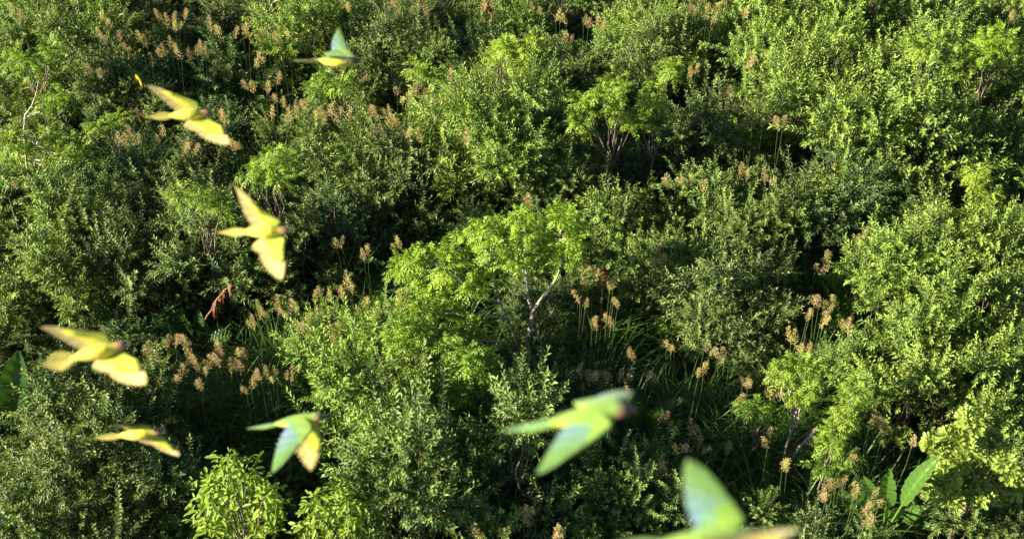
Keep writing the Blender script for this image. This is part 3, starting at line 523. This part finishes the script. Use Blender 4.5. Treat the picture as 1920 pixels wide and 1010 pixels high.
def parrot(px, py, depth, fwd, dorsal, wings, phrase, seed=0, wl=.33, cf=1.3, tail_spread=.16, tail_up=0., length=.46):
    """fwd / dorsal / wing directions in camera axes (right, up, towards camera)"""
    rng = np.random.default_rng(seed); B3 = np.stack([CR, CU, -CF], 1); f = nrm(B3 @ np.array(fwd, float)); u = B3 @ np.array(dorsal, float); u = nrm(u - f * (u @ f)); l = np.cross(u, f)
    Mx = np.stack([f, l, u], 1); S = length / .46; root = link('parrot', None, None, at_d(px, py, depth)); root.rotation_mode = 'QUATERNION'; root.rotation_quaternion = Matrix(Mx.tolist()).to_quaternion(); root.scale = (S,) * 3
    # body: one continuous loft from crown to vent
    prof = [(-.135, .004, .002, -.002), (-.12, .011, .008, 0), (-.095, .02, .016, 0), (-.06, .03, .027, -.002), (-.02, .038, .036, -.004), (.02, .041, .040, -.004), (.055, .037, .037, -.001), (.085, .029, .030, .004), (.105, .026, .028, .007), (.125, .026, .029, .009), (.142, .022, .025, .008), (.153, .013, .016, .006), (.157, .002, .003, .005)]
    xs = np.array([p[0] for p in prof]); XX = np.linspace(xs[0], xs[-1], 40); k = 18; th = np.arange(k) * 2 * math.pi / k; body = MB(); V = []; Cc = []
    for x in XX:
        wy, wz, cz = [np.interp(x, xs, [p[j] for p in prof]) for j in (1, 2, 3)]
        for a in th:
            V.append((x, wy * math.cos(a), cz + wz * math.sin(a))); s = math.sin(a); c = np.array(YEL) if s < -.25 else np.array(OLIVE) if s < .2 else np.array(GREEN)
            if x > .108: c = np.array(RED) * (.6 if x > .135 and s < .5 else 1) if s < .6 else np.array((.10, .13, .05))
            elif x > .085 and s < .2: c = c * .6 + np.array(RED) * .4
            if -.05 < x < .02 and s < -.8: c = c * .7 + np.array(RED) * .3
            Cc.append(c * rng.uniform(.88, 1.1))
    m = len(XX); i = np.arange(m - 1)[:, None] * k; j = np.arange(k)[None]; Fq = np.stack([i + j, i + (j + 1) % k, i + k + (j + 1) % k, i + k + j], -1).reshape(-1, 4)
    body.add(V, Fq, np.array(Cc)); link('body', body.mesh('body', M_FEATHER, True, 'plumage', True), root)
    bk = MB(); tube(bk, [(.148, 0, .008), (.162, 0, .009), (.174, 0, .003), (.178, 0, -.009), (.175, 0, -.017)], [.012, .0115, .008, .004, .001], 8); tube(bk, [(.148, 0, -.004), (.16, 0, -.008), (.166, 0, -.012)], [.008, .006, .002], 7); link('beak', bk.mesh('beak', M_BEAK, True), root)
    for sd_ in (1, -1):
        e = MB(); c = np.array([.133, sd_ * .0235, .013]); t = np.linspace(-1, 1, 5); tube(e, c + np.stack([t * 0, t * .003, t * 0], 1), .0045 * np.sqrt(np.maximum(1 - t * t, .02)), 8); link('eye', e.mesh('eye', M_EYE, True), root)
    tl = MB()
    for q in range(-6, 7):
        r_ = abs(q) / 6; L = (.20 - .10 * r_ ** .8); d = np.array([-1, q / 6 * tail_spread, tail_up - .02]); c = np.array(GREEN if r_ > .4 else TEAL)
        feather(tl, np.array([-.105 + .02 * (1 - r_), q * .0016, .002 - .0012 * abs(q)]), d, np.array([0, 0, 1.]), L, .024, c, np.array(CREAM) * [.8, .85, .5], curl=.03)
    link('tail', tl.mesh('tail', M_FEATHER, False, 'plumage', True), root)
    for side, wd, *opt in wings:         # side +1 = left wing; wd = span direction in camera axes
        fold = opt[0] if opt else 1.0; sweep = opt[1] if len(opt) > 1 else .10
        sp = nrm(Mx.T @ (B3 @ np.array(wd, float))); ch = np.array([-1., 0, 0]); ch = nrm(ch - sp * (ch @ sp) * .85); n = nrm(np.cross(sp, ch)) * side; sh = np.array([.055, side * .028, .012]); w = MB(); wb = wl * fold
        def lead(s): return sh + sp * wb * .78 * s + np.array([1., 0, 0]) * (.055 * math.sin(min(s / .45, 1) * math.pi / 2) - sweep * max(s - .45, 0) ** 1.3 * 1.6) - n * .03 * s * s
        nf = 20
        for q in range(nf):               # flight feathers: ten inner, ten outer fanning to the tip
            s = q / (nf - 1); pr = max(0, (s - .45) / .55); d = nrm(ch + sp * (.12 + 1.9 * pr ** 1.4)); L = (.125 + .05 * pr ** .7 * (1 if pr < .75 else 1 - (pr - .75) * .9)) * (.85 + .15 * min(s * 6, 1))
            feather(w, lead(s) + n * (.0007 * q - .002), d, n, L * cf * (.6 + .4 * fold), .046 - .012 * pr, (np.array(BLUE) * (1 - min(1, pr * 1.5)) + np.array(GREEN) * [.8, .9, 1.6] * min(1, pr * 1.5)) * (1 - .2 * (q % 2)) if s > .12 else np.array(GREEN), np.array(CREAM) * (1 - .2 * (q % 2)), curl=.10)
        for row, (cl, off, ct, cb) in enumerate([(.085, .004, TEAL, YEL), (.055, .0065, GREEN, YEL), (.034, .009, GREEN, OLIVE)]):
            for q in range(17):
                s = q / 16; pr = max(0, (s - .5) / .5); d = nrm(ch + sp * (.15 + 1.5 * pr)); b = lead(s * .97); L = float(cl) * cf * (1 - .3 * pr)
                feather(w, b + n * off, d, n, L, .027, np.array(ct) * rng.uniform(.8, 1.15), np.array(ct), curl=.04); feather(w, b - n * off, d, n, L, .027, np.array(cb), np.array(cb) * rng.uniform(.85, 1.1), curl=-.02)
        pts = np.array([lead(s) for s in np.linspace(-.06, .98, 14)]); kk_ = w.n; th_ = np.linspace(.014, .004, 14)
        tb = MB(); tube(tb, pts, th_, 8); Vv = tb.v[0]; cc = np.where((((Vv.reshape(14, 8, 3) - pts[:, None]) @ n) > 0)[..., None], np.array(GREEN), np.array(OLIVE)).reshape(-1, 3); w.add(Vv, tb.f[0], cc)
        link('wing', w.mesh('wing', M_FEATHER, False, 'plumage', True), root)
    tag(root, phrase, 'bird', 'parrots flying over the shrubs'); return root
# towards-camera component third
parrot(628, 114, 8.6, (1, -.02, .0), (.0, .95, -.05), [(1, (.25, .95, -.25), .28), (-1, (.8, -.05, .6), .15)], 'topmost parrot with one blue-green wing raised and yellow belly', 1, .30, 1.7, tail_spread=.4)
parrot(352, 215, 8.8, (1, .08, -.15), (-.1, .25, -1), [(-1, (-.62, .60, .1), .58, .14), (1, (.76, -.50, .2), .58, .0)], 'yellow parrot banking with wings stretched slantwise, left of the topmost parrot', 2, .33, tail_spread=.12)
parrot(494, 434, 7.8, (1, .02, 0), (0, .12, -1), [(-1, (-.25, .95, .1), .32, .14), (1, (.50, -.84, .2), .30, .04)], 'yellow parrot with one wing straight up and one down, above the hanging brown leaf', 3, .33, 1.9, .08)
parrot(180, 660, 6.6, (1, .24, -.1), (-.1, .3, -1), [(-1, (-.72, .55, .2), .5, .14), (1, (.80, -.42, .3), .5, .0)], 'yellow parrot with fanned tail near the left edge, above the lower shrubs', 4, .32, tail_spread=.5)
parrot(258, 813, 8.2, (1, .08, 0), (.05, .55, -.85), [(1, (.75, -.5, -.5), .5, .0), (-1, (-.6, .40, .7), .42)], 'slim parrot seen edge on with its wings foreshortened, under the fan-tailed one', 5, .30, .9, .1)
parrot(556, 789, 7.2, (1, .13, 0), (-.05, .95, .35), [(-1, (-.30, -.95, .5), .66, .08), (1, (.12, -.88, -.35), .68, .0)], 'parrot with both wings lowered, one blue-green and one cream, right of the slim one', 6, .30, 1.4, .1)
parrot(1096, 782, 4.35, (1, .15, 0), (-.05, .8, .5), [(-1, (-.55, -.66, .5), .5, .1), (1, (.62, .30, -.7), .26, .0)], 'big green parrot right of centre with its near wing swept down', 7, .30, 1.3, .08)
parrot(1325, 1017, 3.4, (1, .02, 0), (-.05, .8, .6), [(1, (-.32, .92, -.1), .32, .02), (-1, (.62, .42, .65), .32, .0)], 'largest and nearest parrot at the bottom edge with one wing raised', 8, .32, 1.35, .1)

# ------------------------------------------------------------------ labels for the repeated plants
LM = [('the pale-trunked tree', 930, 530), ('the hanging brown leaf', 408, 560), ('the sunlit banana leaf', 1700, 910), ('the broken pale branch', 1510, 830), ('the rosette bush', 1840, 900),
      ('the broad drooping sapling', 450, 940), ('the open drooping sapling', 630, 970), ('the twin leafy spikes', 970, 100), ('the round-clumped sapling', 1130, 200), ('the right-edge feathery sapling', 1850, 400),
      ('the far right corner sapling', 1870, 85), ('the rounded feathery sapling', 505, 310), ('the bare white twigs', 50, 210), ('the dry orange leaf', 1630, 15), ('the huge leaf at left edge', 20, 710), ('the reddish dry leaf', 1133, 520), ('the single yellow leaf', 262, 150),
      ('the hidden banana plant', 1600, 530), ('the narrow banana leaf', 1255, 760), ('the bare twig at top edge', 510, 15), ('the dark dry leaf at top', 915, 15)]
from collections import defaultdict
bag = defaultdict(list)
for t in THINGS:
    root, ph, cat, grp, x, y = t
    name, lx, ly = min(LM, key=lambda l: (l[1] - x) ** 2 + (l[2] - y) ** 2); dx, dy = x - lx, y - ly; a = math.degrees(math.atan2(-dy, dx)) % 360
    rel = ['right of', 'behind-right of', 'behind', 'behind-left of', 'left of', 'front-left of', 'in front of', 'front-right of'][int(((a + 22.5) % 360) // 45)]
    off = '' if -40 < x < 1960 and -40 < y < 1050 else 'unseen '
    bag[(off, ph, rel, name)].append((dx * dx + dy * dy, root, cat, grp))
ORD = ['nearest', 'second nearest', 'third nearest', 'fourth nearest', 'fifth nearest', 'sixth nearest', 'seventh nearest', 'eighth nearest', 'ninth nearest'] + ['farther'] * 60
for (off, ph, rel, name), L in bag.items():
    L.sort(key=lambda q: q[0])
    for k, (_, root, cat, grp) in enumerate(L):
        tag(root, f'{off}{ph} {rel} {name}' + (f', {ORD[k]}' if len(L) > 1 else ''), cat, grp)
print('shrubs', len(SHRUB_XY), 'objects', len(bpy.data.objects))
